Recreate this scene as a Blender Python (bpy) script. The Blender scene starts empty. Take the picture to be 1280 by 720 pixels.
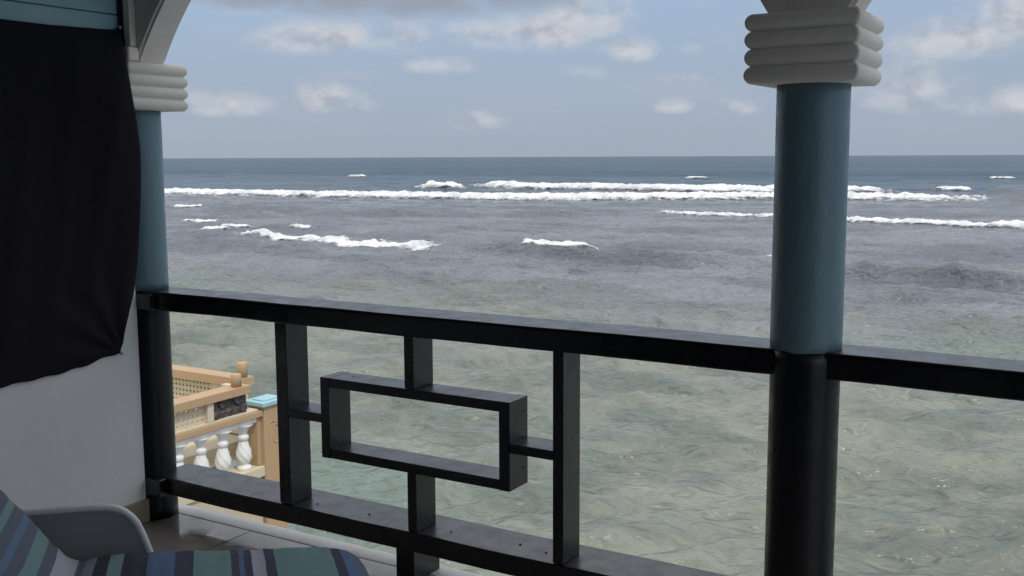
import bpy, bmesh, math, random
import numpy as np
from mathutils import Vector, Matrix, noise as mnoise
random.seed(7); rng = np.random.default_rng(11)
R = math.radians
scn = bpy.context.scene
col = scn.collection

# ------------------------------------------------------------------ camera
# world: X along the railing, Y out to sea, Z up (z = 1.0 is the top of the handrail)
EYE = Vector((0.0, -3.3245, 1.613)); F = 1300.0
yaw, pitch, roll = R(30.9), math.atan(164 / F), R(0.24)
fw = Vector((-math.sin(yaw) * math.cos(pitch), math.cos(yaw) * math.cos(pitch), -math.sin(pitch)))
r0 = Vector((math.cos(yaw), math.sin(yaw), 0)); u0 = r0.cross(fw)
rt = r0 * math.cos(roll) - u0 * math.sin(roll); up = u0 * math.cos(roll) + r0 * math.sin(roll)
cam = bpy.data.objects.new('camera', bpy.data.cameras.new('camera')); col.objects.link(cam)
cam.matrix_world = Matrix(((rt.x, up.x, -fw.x, EYE.x), (rt.y, up.y, -fw.y, EYE.y), (rt.z, up.z, -fw.z, EYE.z), (0, 0, 0, 1)))
cam.data.sensor_fit = 'HORIZONTAL'; cam.data.sensor_width = 36; cam.data.lens = F / 1280 * 36
cam.data.clip_start = 0.05; cam.data.clip_end = 90000
scn.camera = cam

# ------------------------------------------------------------------ sun, sky, exposure
SUN = Vector((0.47, -0.30, 0.83)).normalized()
SUN_STRENGTH = 1.3; SKY_STRENGTH = 0.11
scn.view_settings.view_transform = 'Standard'; scn.view_settings.look = 'None'
scn.view_settings.exposure = 0.6; scn.view_settings.gamma = 1.0; scn.view_settings.use_curve_mapping = False

sl = bpy.data.lights.new('sun', 'SUN'); sl.energy = SUN_STRENGTH; sl.angle = R(6.0); sl.color = (1, 0.95, 0.88)
so = bpy.data.objects.new('sun', sl); col.objects.link(so)
so.rotation_euler = SUN.to_track_quat('Z', 'Y').to_euler()

class NT:
    """tiny node-tree helper"""
    def __init__(s, tree): s.t = tree; s.t.nodes.clear()
    def n(s, typ, **kw):
        nd = s.t.nodes.new(typ)
        for k, v in kw.items(): setattr(nd, k, v)
        return nd
    def l(s, a, b): s.t.links.new(a, b)
    def put(s, sock, v):
        if hasattr(v, 'links') or isinstance(v, bpy.types.NodeSocket): s.l(v, sock)
        else: sock.default_value = v
    def m(s, op, a, b=None, c=None, clamp=False):
        nd = s.n('ShaderNodeMath', operation=op, use_clamp=clamp)
        s.put(nd.inputs[0], a)
        if b is not None: s.put(nd.inputs[1], b)
        if c is not None: s.put(nd.inputs[2], c)
        return nd.outputs[0]
    def ss(s, x, a, b, lo=0.0, hi=1.0, kind='SMOOTHSTEP'):
        nd = s.n('ShaderNodeMapRange', interpolation_type=kind)
        for i, v in enumerate((x, a, b, lo, hi)): s.put(nd.inputs[i], v)
        return nd.outputs[0]
    def mix(s, f, a, b, mode='MIX'):
        nd = s.n('ShaderNodeMix', data_type='RGBA', blend_type=mode)
        s.put(nd.inputs[0], f); s.put(nd.inputs[6], a); s.put(nd.inputs[7], b)
        return nd.outputs[2]
    def noise(s, vec, scale, detail=2.0, rough=0.5, dist=0.0, color=False):
        nd = s.n('ShaderNodeTexNoise'); s.put(nd.inputs['Vector'], vec)
        nd.inputs['Scale'].default_value = scale; nd.inputs['Detail'].default_value = detail
        nd.inputs['Roughness'].default_value = rough; nd.inputs['Distortion'].default_value = dist
        return nd.outputs['Color' if color else 'Fac']
    def mapping(s, vec, scale=(1, 1, 1), rot=(0, 0, 0), loc=(0, 0, 0)):
        nd = s.n('ShaderNodeMapping'); s.put(nd.inputs[0], vec)
        nd.inputs['Location'].default_value = loc; nd.inputs['Rotation'].default_value = rot; nd.inputs['Scale'].default_value = scale
        return nd.outputs[0]
    def bump(s, h, strength=0.3, dist=0.01, normal=None):
        nd = s.n('ShaderNodeBump'); nd.inputs['Strength'].default_value = strength; nd.inputs['Distance'].default_value = dist
        s.l(h, nd.inputs['Height'])
        if normal is not None: s.l(normal, nd.inputs['Normal'])
        return nd.outputs[0]

def azel(px, py):
    d = fw + rt * ((px - 640) / F) + up * ((360 - py) / F)
    d.normalize()
    return math.atan2(d.x, d.y), math.asin(d.z)

def build_world():
    w = bpy.data.worlds.new('World'); scn.world = w; w.use_nodes = True
    k = NT(w.node_tree)
    sky = k.n('ShaderNodeTexSky', sky_type='NISHITA', sun_disc=False)
    sky.sun_elevation = math.asin(SUN.z); sky.sun_rotation = math.atan2(SUN.x, SUN.y)
    sky.altitude = 0; sky.air_density = 1.0; sky.dust_density = 0.35; sky.ozone_density = 3.0
    g = k.n('ShaderNodeTexCoord').outputs['Generated']
    xyz = k.n('ShaderNodeSeparateXYZ'); k.l(g, xyz.inputs[0])
    X, Y, Z = xyz.outputs
    az = k.m('ARCTAN2', X, Y); el = k.m('ARCSINE', k.m('MINIMUM', k.m('MAXIMUM', Z, -1.0), 1.0))
    comb = k.n('ShaderNodeCombineXYZ'); k.l(az, comb.inputs[0]); k.l(k.m('MULTIPLY', el, 1.5), comb.inputs[1])
    P = comb.outputs[0]
    # (azimuth, elevation) of the single clouds: px, py, half width, half height, weight
    clouds = [(320, -4, 100, 24, .8), (430, 0, 95, 30, .95), (530, 2, 95, 30, .98), (635, -6, 80, 28, .95),
              (405, 48, 62, 26, .85), (345, 55, 40, 16, .55), (500, 46, 42, 28, .55), (600, 40, 46, 24, .7),
              (672, 40, 60, 30, .95), (712, 18, 46, 34, .95), (760, 22, 36, 38, .75), (786, 62, 32, 17, .9),
              (560, 82, 48, 15, .55), (545, 107, 18, 9, .5), (290, 130, 60, 20, .6), (404, 124, 44, 20, .85), (440, 134, 34, 12, .6),
              (590, 152, 46, 14, .42), (880, 60, 34, 15, .5), (848, 100, 40, 11, .45), (846, 133, 26, 11, .62), (745, 92, 60, 12, .42),
              (905, 136, 46, 11, .5), (1215, 48, 62, 30, .95), (1160, 56, 48, 20, .65), (1268, 24, 44, 36, .95), (1128, 112, 66, 34, .7),
              (1180, 132, 60, 18, .5), (1275, 130, 34, 24, .7), (640, -130, 150, 50, .9), (180, -90, 130, 50, .8), (1000, -110, 160, 45, .8),
              (60, 40, 70, 30, .8), (-150, 60, 110, 40, .9), (1420, 60, 90, 36, .9), (1600, 20, 120, 50, .9), (1500, 120, 90, 20, .6), (-330, 110, 110, 24, .7)]
    acc = None; bank = None; ci = -1
    for px, py, a, b, wt in clouds:
        ci += 1; a *= 1.42; b *= 1.36; wt *= .92
        A, E = azel(px, py)
        dx = k.m('MULTIPLY', k.m('SUBTRACT', az, A), F / a * .9)
        dy = k.m('MULTIPLY', k.m('SUBTRACT', el, E), F / b * .9)
        # flat bottoms: the lower half falls off faster
        dyl = k.m('MAXIMUM', dy, k.m('MULTIPLY', dy, -1.35))
        d2 = k.m('ADD', k.m('MULTIPLY', dx, dx), k.m('MULTIPLY', dyl, dyl))
        mk = k.m('MULTIPLY', k.m('SUBTRACT', 1.0, k.m('SQRT', d2), clamp=True), wt)
        acc = mk if acc is None else k.m('MAXIMUM', acc, mk)
        if ci == 3: bank = acc
    # unseen clouds overhead, made denser and brighter to light the veranda
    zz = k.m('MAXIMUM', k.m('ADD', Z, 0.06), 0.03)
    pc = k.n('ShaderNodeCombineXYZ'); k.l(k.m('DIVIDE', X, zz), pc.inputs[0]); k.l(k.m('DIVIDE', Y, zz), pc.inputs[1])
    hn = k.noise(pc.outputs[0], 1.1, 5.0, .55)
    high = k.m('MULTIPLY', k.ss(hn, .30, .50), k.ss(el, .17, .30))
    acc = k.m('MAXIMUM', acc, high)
    nz = k.noise(P, 26, 6.0, .55); nb = k.noise(P, 11, 3.0, .5)
    dens = k.m('ADD', acc, k.m('ADD', k.m('MULTIPLY', k.m('SUBTRACT', nz, .5), 1.05), k.m('MULTIPLY', k.m('SUBTRACT', nb, .5), .45)))
    gate = k.ss(acc, .0, .26)
    alpha = k.m('MULTIPLY', k.ss(dens, .06, .80), gate)
    alpha = k.m('MULTIPLY', alpha, .86)
    # thin veil near the horizon
    veil = k.m('MULTIPLY', k.ss(k.noise(k.mapping(P, (1, 3.2, 1)), 6, 5, .6), .45, .8), k.m('MULTIPLY', k.ss(el, 0.0, .05), .4))
    # cloud light: lit tops, greyer thick middles and undersides
    up_noise = k.noise(k.mapping(P, (1, 1, 1), loc=(0.010, 0.016, 0)), 26, 3.0, .5)
    lit = k.ss(k.m('ADD', k.m('SUBTRACT', nz, up_noise), k.m('MULTIPLY', k.m('SUBTRACT', .70, dens), .12)), -.22, .13)
    lit = k.m('MULTIPLY', lit, k.ss(k.m('ADD', bank, k.m('MULTIPLY', nb, .3)), .25, .62, 1.0, .08))
    cloudc = k.mix(k.m('MAXIMUM', lit, k.m('MULTIPLY', k.ss(el, .2, .5), k.ss(hn, .35, .6, 1.0, .45))), k.mix(k.ss(bank, .1, .4), (2.35, 2.5, 2.9, 1), (1.78, 1.93, 2.32, 1)), k.mix(k.ss(el, .2, .5), (3.75, 3.8, 4.0, 1), (8.6, 8.8, 9.0, 1)))  # overhead clouds brightened far beyond the low ones, as fill for the interior
    # even maritime haze over the clear sky
    hsv = k.n('ShaderNodeHueSaturation'); hsv.inputs['Saturation'].default_value = 0.93; k.l(sky.outputs[0], hsv.inputs['Color'])
    skyc = hsv.outputs[0]
    skyc = k.mix(k.ss(el, 0.0, .55, 0.95, .45), skyc, k.mix(k.ss(el, 0.0, .22), (1.95, 2.30, 2.92, 1), (1.95, 2.62, 3.65, 1)))
    c1 = k.mix(veil, skyc, (2.9, 3.1, 3.5, 1))
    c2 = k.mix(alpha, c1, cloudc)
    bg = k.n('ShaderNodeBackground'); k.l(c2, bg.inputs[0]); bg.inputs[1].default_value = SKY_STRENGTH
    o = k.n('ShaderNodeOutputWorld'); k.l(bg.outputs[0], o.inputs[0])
build_world()

# ------------------------------------------------------------------ materials
def mat(name, base, rough=.6, spec=.5, var=0.0, vscale=6.0, bump=0.0, bscale=60.0, bdist=.004, metallic=0.0, bstretch=(1, 1, 1), dirt=None, sheen=0):
    m = bpy.data.materials.new(name); m.use_nodes = True
    k = NT(m.node_tree)
    p = k.n('ShaderNodeBsdfPrincipled'); o = k.n('ShaderNodeOutputMaterial'); k.l(p.outputs[0], o.inputs[0])
    tc = k.n('ShaderNodeTexCoord').outputs['Object']
    c = (*base, 1)
    cs = None
    if var:
        nz = k.noise(tc, vscale, 5, .6)
        lo = tuple(max(0, v * (1 - var)) for v in base) + (1,); hi2 = tuple(min(1, v * (1 + var)) for v in base) + (1,)
        cs = k.mix(nz, lo, hi2)
    if dirt:
        dc, dscale, amt = dirt
        f = k.m('MULTIPLY', k.ss(k.noise(k.mapping(tc, (1, 1, .35)), dscale, 6, .65), .48, .75), amt)
        cs = k.mix(f, cs if cs is not None else c, (*dc, 1))
    k.put(p.inputs['Base Color'], cs if cs is not None else c)
    p.inputs['Roughness'].default_value = rough; p.inputs['Specular IOR Level'].default_value = spec; p.inputs['Metallic'].default_value = metallic
    if var: k.l(k.ss(k.noise(tc, vscale * 2.3, 4, .6), .3, .7, max(.02, rough - .1), min(1, rough + .1)), p.inputs['Roughness'])
    if bump:
        k.l(k.bump(k.noise(k.mapping(tc, bstretch), bscale, 4, .55), bump, bdist), p.inputs['Normal'])
    return m

M = {}
M['black'] = mat('black_gloss_paint', (.006, .007, .011), .30, .7, .06, 5, .15, 30, .002, bstretch=(.5, .5, .5))
M['black_post'] = mat('black_column_paint', (.009, .010, .013), .36, .35, .3, 8, .3, 30, .003, bstretch=(1, 1, .4))
M['blue'] = mat('blue_column_paint', (.138, .228, .265), .38, .5, .10, 5, .6, 34, .005, bstretch=(1, 1, .4), dirt=((.22, .29, .30), 7, .25))
M['siding'] = mat('light_blue_board_paint', (.34, .55, .60), .5, .4, .08, 5, .15, 30, .002, dirt=((.24, .42, .46), 5, .35))
M['plaster'] = mat('white_plaster', (.90, .89, .87), .8, .3, .05, 2.5, .3, 25, .004, dirt=((.76, .74, .69), 2.2, .4))
M['capital'] = mat('cream_white_paint', (.78, .735, .66), .6, .35, .06, 5, .5, 30, .004, dirt=((.55, .46, .36), 6, .45))
M['baseboard'] = mat('tan_skirting', (.36, .29, .21), .45, .4, .08, 6)
M['dark_trim'] = mat('dark_blue_gap_strip', (.04, .07, .12), .6)
M['cloth'] = mat('black_cloth', (.019, .0175, .023), .95, .12, .15, 30, .3, 500, .0006)
M['nail'] = mat('steel_nail', (.45, .45, .45), .4, .5, metallic=.8)
M['tile'] = mat('glossy_floor_tile', (.30, .265, .235), .13, 1.0, .10, 7, .05, 12, .002, dirt=((.17, .14, .12), 5, .5))
M['grout'] = mat('tile_grout', (.10, .085, .07), .9)
M['kerb'] = mat('white_kerb', (.80, .79, .77), .6, .4, .06, 6, .3, 40, .004, dirt=((.60, .54, .45), 9, .4))
M['lip'] = mat('orange_cream_edge', (.62, .50, .32), .7, .3, .15, 8, .5, 30, .01, dirt=((.50, .22, .07), 4, .85))
M['room'] = mat('room_paint', (.06, .05, .042), .8, .3, .1, 3)
M['ceil'] = mat('ceiling_paint', (.42, .40, .37), .8, .3, .06, 3)
M['plastic'] = mat('white_plastic', (.80, .80, .80), .38, .5, .03, 5)
M['grey_plastic'] = mat('grey_plastic', (.30, .30, .31), .5, .4, .03, 5)
M['ochre'] = mat('ochre_paint', (.47, .32, .185), .6, .35, .07, 4, .2, 30, .004, dirt=((.38, .25, .14), 5, .4))
M['cream'] = mat('cream_paint', (.62, .54, .39), .65, .35, .06, 4, .2, 30, .004, dirt=((.52, .42, .27), 4, .35))
M['white'] = mat('white_baluster_paint', (.78, .77, .73), .55, .35, .04, 6, dirt=((.58, .54, .47), 8, .3))
M['aqua'] = mat('aqua_cap_paint', (.33, .54, .58), .55, .4, .06, 5, dirt=((.24, .44, .48), 9, .4))
M['screw'] = mat('dark_screw', (.004, .004, .004), .5)
M['blank_wall'] = mat('terrace_wall', (.55, .46, .33), .8, .3, .08, 3)

def stone_mat():
    m = bpy.data.materials.new('dark_rubble_stone'); m.use_nodes = True; k = NT(m.node_tree)
    p = k.n('ShaderNodeBsdfPrincipled'); o = k.n('ShaderNodeOutputMaterial'); k.l(p.outputs[0], o.inputs[0])
    tc = k.n('ShaderNodeTexCoord').outputs['Object']
    n1 = k.noise(tc, 9, 5, .7)
    k.l(k.mix(k.ss(n1, .3, .7), (.032, .026, .027, 1), (.125, .105, .10, 1)), p.inputs['Base Color'])
    p.inputs['Roughness'].default_value = .85
    k.l(k.bump(k.noise(tc, 60, 5, .7), .6, .01), p.inputs['Normal'])
    return m
M['stone'] = stone_mat()

# ------------------------------------------------------------------ mesh helpers
def link(o): col.objects.link(o); return o
def tag(o, label=None, cat=None, group=None, kind=None):
    if label: o['label'] = label
    if cat: o['category'] = cat
    if group: o['group'] = group
    if kind: o['kind'] = kind
    return o
def empty(name, loc=(0, 0, 0), rz=0.0):
    o = bpy.data.objects.new(name, None); link(o); o.location = loc; o.rotation_euler = (0, 0, rz); o.empty_display_size = .1
    return o
def from_bm(name, bm, m, parent=None, smooth=False, loc=None):
    me = bpy.data.meshes.new(name); bm.normal_update(); bm.to_mesh(me); bm.free()
    if smooth:
        me.polygons.foreach_set('use_smooth', [True] * len(me.polygons))
    me.materials.append(m)
    o = bpy.data.objects.new(name, me); link(o)
    if parent is not None: o.parent = parent
    if loc is not None: o.location = loc
    return o
def bevel(bm, w, seg=2):
    if w > 0: bmesh.ops.bevel(bm, geom=list(bm.edges), offset=w, segments=seg, profile=.6, affect='EDGES', clamp_overlap=True)
def box(name, x0, x1, y0, y1, z0, z1, m, parent=None, bev=.004, seg=2, wob=0.0):
    """world-coordinate box, origin at its base centre (or relative to the parent)"""
    off = Vector((0, 0, 0)) if parent is None else tot(parent)
    c = Vector(((x0 + x1) / 2, (y0 + y1) / 2, z0))
    bm = bmesh.new(); bmesh.ops.create_cube(bm, size=1)
    for v in bm.verts:
        v.co = Vector((v.co.x * (x1 - x0), v.co.y * (y1 - y0), (v.co.z + .5) * (z1 - z0)))
    if wob:
        L = max(x1 - x0, y1 - y0); n = max(1, int(L / .12)); ax = 0 if (x1 - x0) > (y1 - y0) else 1
        es = [e for e in bm.edges if abs((e.verts[0].co - e.verts[1].co)[ax]) > L * .9]
        if n > 1: bmesh.ops.subdivide_edges(bm, edges=es, cuts=n, use_grid_fill=True)
    bevel(bm, bev, seg)
    if wob:
        for v in bm.verts:
            q = (v.co + c) * 2.2
            v.co += Vector((0, mnoise.noise(q), mnoise.noise(q + Vector((9, 3, 1))))) * wob
    return from_bm(name, bm, m, parent, loc=c - off)
def tot(o):
    v = Vector((0, 0, 0))
    while o is not None: v += o.location; o = o.parent
    return v
def lathe(name, prof, m, parent=None, seg=40, loc=(0, 0, 0), smooth=True, twist=None, capped=True):
    bm = bmesh.new(); rings = []
    for r, z in prof:
        ring = []
        for i in range(seg):
            a = 2 * math.pi * i / seg
            rr = r if twist is None else r * twist(a, z)
            ring.append(bm.verts.new((rr * math.cos(a), rr * math.sin(a), z)))
        rings.append(ring)
    for A, B in zip(rings, rings[1:]):
        for i in range(seg):
            bm.faces.new((A[i], A[(i + 1) % seg], B[(i + 1) % seg], B[i]))
    if capped:
        bm.faces.new(list(reversed(rings[0]))); bm.faces.new(rings[-1])
    return from_bm(name, bm, m, parent, smooth, loc)
def grid_obj(name, P, m, parent=None, smooth=True, uv=None, loc=None):
    """P: (n, m, 3) array"""
    n, mm, _ = P.shape
    idx = np.arange(n * mm).reshape(n, mm)
    f = np.stack([idx[:-1, :-1], idx[:-1, 1:], idx[1:, 1:], idx[1:, :-1]], -1).reshape(-1, 4)
    me = bpy.data.meshes.new(name)
    me.vertices.add(n * mm); me.vertices.foreach_set('co', P.reshape(-1).astype(np.float32))
    me.loops.add(f.size); me.loops.foreach_set('vertex_index', f.reshape(-1).astype(np.int32))
    me.polygons.add(len(f)); me.polygons.foreach_set('loop_start', np.arange(0, f.size, 4, dtype=np.int32))
    me.polygons.foreach_set('loop_total', np.full(len(f), 4, np.int32))
    me.update(calc_edges=True)
    if smooth: me.polygons.foreach_set('use_smooth', np.ones(len(f), bool))
    if uv is not None:
        ul = me.uv_layers.new(name='UVMap'); ul.data.foreach_set('uv', uv.reshape(-1, 2)[f.reshape(-1)].reshape(-1).astype(np.float32))
    me.validate(); me.materials.append(m)
    o = bpy.data.objects.new(name, me); link(o)
    if parent is not None: o.parent = parent
    if loc is not None: o.location = loc
    return o
def tube(name, pts, r, m, parent=None, seg=10, closed=False):
    cu = bpy.data.curves.new(name, 'CURVE'); cu.dimensions = '3D'; cu.bevel_depth = r; cu.bevel_resolution = 3; cu.use_fill_caps = True
    sp = cu.splines.new('POLY'); sp.points.add(len(pts) - 1); sp.use_cyclic_u = closed
    for q, p in zip(sp.points, pts): q.co = (*p, 1)
    tmp = bpy.data.objects.new(name, cu); link(tmp)
    dg = bpy.context.evaluated_depsgraph_get(); me = bpy.data.meshes.new_from_object(tmp.evaluated_get(dg))
    bpy.data.objects.remove(tmp); bpy.data.curves.remove(cu)
    me.name = name; me.materials.clear(); me.materials.append(m)
    me.polygons.foreach_set('use_smooth', [True] * len(me.polygons))
    o = bpy.data.objects.new(name, me); link(o)
    if parent is not None: o.parent = parent
    return o
def sm(x, a, b):
    t = np.clip((x - a) / (b - a), 0, 1); return t * t * (3 - 2 * t)

# ------------------------------------------------------------------ the sea
SEA = -6.0
def sea_pt(px, py):
    d = fw + rt * ((px - 640) / F) + up * ((360 - py) / F); t = (SEA - EYE.z) / d.z
    return np.array([EYE.x + d.x * t, EYE.y + d.y * t])
def vnoise(x, y, seed):
    """smooth value noise on arrays"""
    g = np.random.default_rng(seed).random((256, 256))
    xi = np.floor(x).astype(int); yi = np.floor(y).astype(int); fx = x - xi; fy = y - yi
    fx = fx * fx * (3 - 2 * fx); fy = fy * fy * (3 - 2 * fy)
    a = g[xi % 256, yi % 256]; b = g[(xi + 1) % 256, yi % 256]; c = g[xi % 256, (yi + 1) % 256]; d = g[(xi + 1) % 256, (yi + 1) % 256]
    return (a * (1 - fx) + b * fx) * (1 - fy) + (c * (1 - fx) + d * fx) * fy
def fbm(x, y, seed, oct=4):
    s = 0; A = .5
    for i in range(oct): s = s + A * vnoise(x * 2 ** i, y * 2 ** i, seed + i); A *= .5
    return s
# breakers: crest line on the water; (x, y) on the sea plane found once from the picture, rise in metres, foam depth front/back in metres, foam threshold
BREAK = [
  ('long', [(120, 242), (205, 244), (330, 246), (470, 248), (620, 249.5), (760, 250), (900, 250), (985, 250), (1100, 251), (1190, 251.5), (1246, 251)], 0.78, 9, .05),
  ('outer', [(604, 234), (660, 238), (760, 239), (860, 240), (960, 241.5), (1060, 241.5), (1106, 240)], 1.0, 12, .06),
  ('reef', [(812, 268), (900, 271), (965, 274), (1060, 278), (1160, 282), (1280, 287), (1420, 292)], .42, 3.4, .22),
  ('inner', [(298, 296), (345, 300), (400, 304), (450, 308), (500, 311), (552, 313)], .30, 2.6, .16),
  ('short', [(648, 320), (690, 322), (726, 323), (752, 320)], .27, 2.4, .20),
  ('peak', [(536, 236), (552, 237), (570, 236)], 1.2, 9, .12),
  ('far_cap', [(1172, 238), (1188, 238.6), (1206, 238)], .55, 7, .2),
  ('small_a', [(214, 259), (232, 260.5), (252, 261)], 0.25, 3.2, .38),
  ('small_b', [(230, 277), (250, 278.5), (272, 279)], 0.27, 3.0, .38),
  ('small_c', [(280, 284), (296, 285), (310, 286)], 0.25, 2.4, .38),
  ('small_d', [(252, 288), (268, 289.5), (284, 290)], 0.25, 2.4, .38),
  ('small_e', [(364, 285), (380, 286), (394, 286.5)], 0.22, 2.0, .38),
  ('tiny_a', [(438, 221), (446, 221.4), (455, 221)], .5, 7, .2),
  ('tiny_b', [(862, 223), (872, 223.4), (884, 223)], .45, 7, .24),
  ('tiny_c', [(1236, 223), (1250, 223.5), (1262, 223)], .45, 7, .24),
  ('small_f', [(944, 332), (954, 333), (966, 333)], .26, 1.4, .36),
]
# unbroken swells, seen as darker bands
SWELL = [([(520, 311), (560, 313), (600, 316), (660, 323), (740, 327), (820, 331), (900, 336), (1000, 342), (1140, 351), (1230, 358), (1330, 367), (1450, 380)], .50, 1.45),
         ([(1055, 340), (1150, 344), (1260, 344)], .16, 2.4), ([(210, 262), (420, 266), (620, 270), (760, 269)], .34, 5.0), ([(760, 306), (850, 312), (925, 321)], .22, 2.2),
         ([(1230, 246), (1300, 250), (1400, 252)], 1.1, 7.0), ([(880, 320), (960, 326)], .2, 2.0), 
         ([(420, 338), (560, 345), (700, 352)], .12, 2.0), ([(216, 292), (280, 297), (330, 301)], .2, 2.2)]
def poly_field(x, y, pts):
    """signed distance across (positive seaward) and position 0..1 along a polyline"""
    best = np.full(x.shape, 1e9); sd = np.zeros(x.shape); al = np.zeros(x.shape)
    P = np.array([sea_pt(*p) for p in pts]); seg = np.linalg.norm(np.diff(P, axis=0), axis=1); cum = np.concatenate([[0], np.cumsum(seg)])
    for i in range(len(P) - 1):
        d = (P[i + 1] - P[i]) / seg[i]; rx = x - P[i, 0]; ry = y - P[i, 1]
        t = np.clip(rx * d[0] + ry * d[1], 0, seg[i]); qx = rx - t * d[0]; qy = ry - t * d[1]
        D = np.hypot(qx, qy); s = np.sign(-d[1] * rx + d[0] * ry)
        m = D < best; best[m] = D[m]; sd[m] = (D * s)[m]; al[m] = ((cum[i] + t) / cum[-1])[m]
    return best, sd, al, cum[-1]
comp = []
for i in range(46):
    lam = 0.42 * (30 / .42) ** (i / 45) ; th = rng.normal(R(-66), R(34) if lam < 5 else R(16))
    comp.append((lam, th, rng.random() * 6.283, ((.0175) * lam ** .95 * (.45 if lam < .8 else 1) if lam < 4 else .021 * (lam / 4) ** .25) * rng.uniform(.7, 1.2)))
def sea_height(x, y, step):
    h = np.zeros(x.shape); dx = np.zeros(x.shape)
    wob = (fbm(x * .11, y * .11, 5, 3) - .45) * 6
    gust = .55 + .9 * fbm(x * .05 + 3, y * .05, 41, 3)
    for lam, th, ph, A in comp:
        k = 2 * math.pi / lam; fade = sm(lam / step, 2.2, 4.5)
        s = np.sin(k * (x * math.cos(th) + y * math.sin(th)) + ph + wob * min(1.0, 1.6 / lam) * 1.0)
        h += A * fade * gust * ((np.exp(1.15 * s) - 1.36) * .85 if lam < 3.5 else s)
    far = sm(np.hypot(x, y), 400, 1500)
    h *= (1 - .6 * far)
    for pts, H, wd in SWELL:
        b, sd, al, L = poly_field(x, y, pts)
        prof = np.where(sd > 0, np.exp(-(sd / (wd * 2.0)) ** 2), np.exp(-(sd / (wd * .55)) ** 2))
        endf = np.minimum(al, 1 - al); e = sm(endf, 0, .12)
        h += 1.7 * H * prof * e * (.7 + .6 * vnoise(x * .25, y * .25, 77))
    for nm, pts, H, wd, th in BREAK:
        b, sd, al, L = poly_field(x, y, pts)
        prof = np.where(sd > 0, np.exp(-(sd / (wd * 1.2)) ** 2), np.exp(-(sd / (wd * .45)) ** 2))
        h += .55 * H * prof * (b < 60)
    return h
def build_sea():
    ys = [5.0]
    while ys[-1] < 60000:
        y = ys[-1]; d = math.hypot(y, 3)
        r_ = .0052 if y < 330 else (.0052 + .03 * min(1, (y - 330) / 900))
        ys.append(y + max(.075, y * r_))
    ys = np.array(ys); n = len(ys)
    u = np.concatenate([np.linspace(-9, -2.0, 26)[:-1], np.linspace(-2.0, .42, 640), np.linspace(.42, 7, 30)[1:]])
    Yg = np.repeat(ys[:, None], len(u), 1); Xg = u[None, :] * (Yg + 6.0)
    step = np.maximum(np.gradient(ys)[:, None] + 0 * Xg, np.gradient(u)[None, :] * (Yg + 6))
    Zg = SEA + sea_height(Xg, Yg, step)
    P = np.stack([Xg, Yg, Zg], -1)
    m = bpy.data.materials.new('sea_water'); m.use_nodes = True; k = NT(m.node_tree)
    p = k.n('ShaderNodeBsdfPrincipled'); o = k.n('ShaderNodeOutputMaterial'); k.l(p.outputs[0], o.inputs[0])
    tc = k.n('ShaderNodeTexCoord').outputs['Object']
    s = k.n('ShaderNodeSeparateXYZ'); k.l(tc, s.inputs[0])
    dist = s.outputs[1]
    big = k.noise(k.mapping(tc, (1, 1.7, 1)), .075, 5, .6, .4); patch = k.noise(k.mapping(tc, (1, 1.5, 1)), .22, 4, .6, .6)
    wobd = k.m('ADD', dist, k.m('MULTIPLY', k.m('SUBTRACT', big, .5), 40))
    sand = k.mix(k.ss(patch, .36, .64), (.120, .138, .118, 1), (.210, .222, .180, 1))
    sand = k.mix(k.ss(k.noise(tc, .05, 3, .5, .3), .46, .62), sand, (.150, .195, .165, 1))
    reef = k.mix(k.ss(big, .38, .62), (.100, .112, .128, 1), (.185, .195, .215, 1))
    lagoon = k.mix(k.ss(wobd, 24, 62), sand, reef)
    deepn = k.noise(k.mapping(tc, (.25, 1, 1)), .012, 4, .6)
    deep = k.mix(k.ss(deepn, .4, .65), (.020, .045, .078, 1), (.030, .078, .098, 1))
    c = k.mix(k.ss(k.m('ADD', dist, k.m('MULTIPLY', s.outputs[0], -.22)), 178, 250), lagoon, deep)
    k.l(c, p.inputs['Base Color'])
    k.l(k.ss(dist, 25, 60, .25, .13), p.inputs['Roughness']); p.inputs['IOR'].default_value = 1.333
    k.l(k.ss(dist, 150, 420, 1.333, 1.05), p.inputs['IOR'])
    # ripples: fine close by, coarser farther out
    rot = k.mapping(tc, (1, 1, 1), rot=(0, 0, R(-22)))
    b0 = k.noise(k.mapping(rot, (.8, 1.2, 1)), 5.0, 1.5, .5, .2)
    b1 = k.noise(k.mapping(rot, (.8, 1.2, 1)), 1.9, 1.6, .5, .25)
    b2 = k.noise(k.mapping(rot, (.35, 1.4, 1)), .42, 6, .68, .5)
    n0 = k.bump(b0, .5, .045); n1 = k.bump(b1, .9, .34, n0); n2 = k.bump(b2, .8, .26, n1)
    b3 = k.m('MULTIPLY', k.noise(k.mapping(rot, (.4, 1, 1)), .11, 4, .6, .3), k.ss(dist, 140, 360))
    n2 = k.bump(b3, 1.0, 4.5, n2)
    b4 = k.m('MULTIPLY', k.noise(k.mapping(rot, (.22, 1.1, 1)), .95, 4, .6, .3), k.ss(dist, 22, 50))
    n2 = k.bump(b4, .9, .42, n2)
    k.l(n2, p.inputs['Normal'])
    sea = grid_obj('sea', P, m)
    tag(sea, kind='structure')
    return sea
build_sea()

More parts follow.
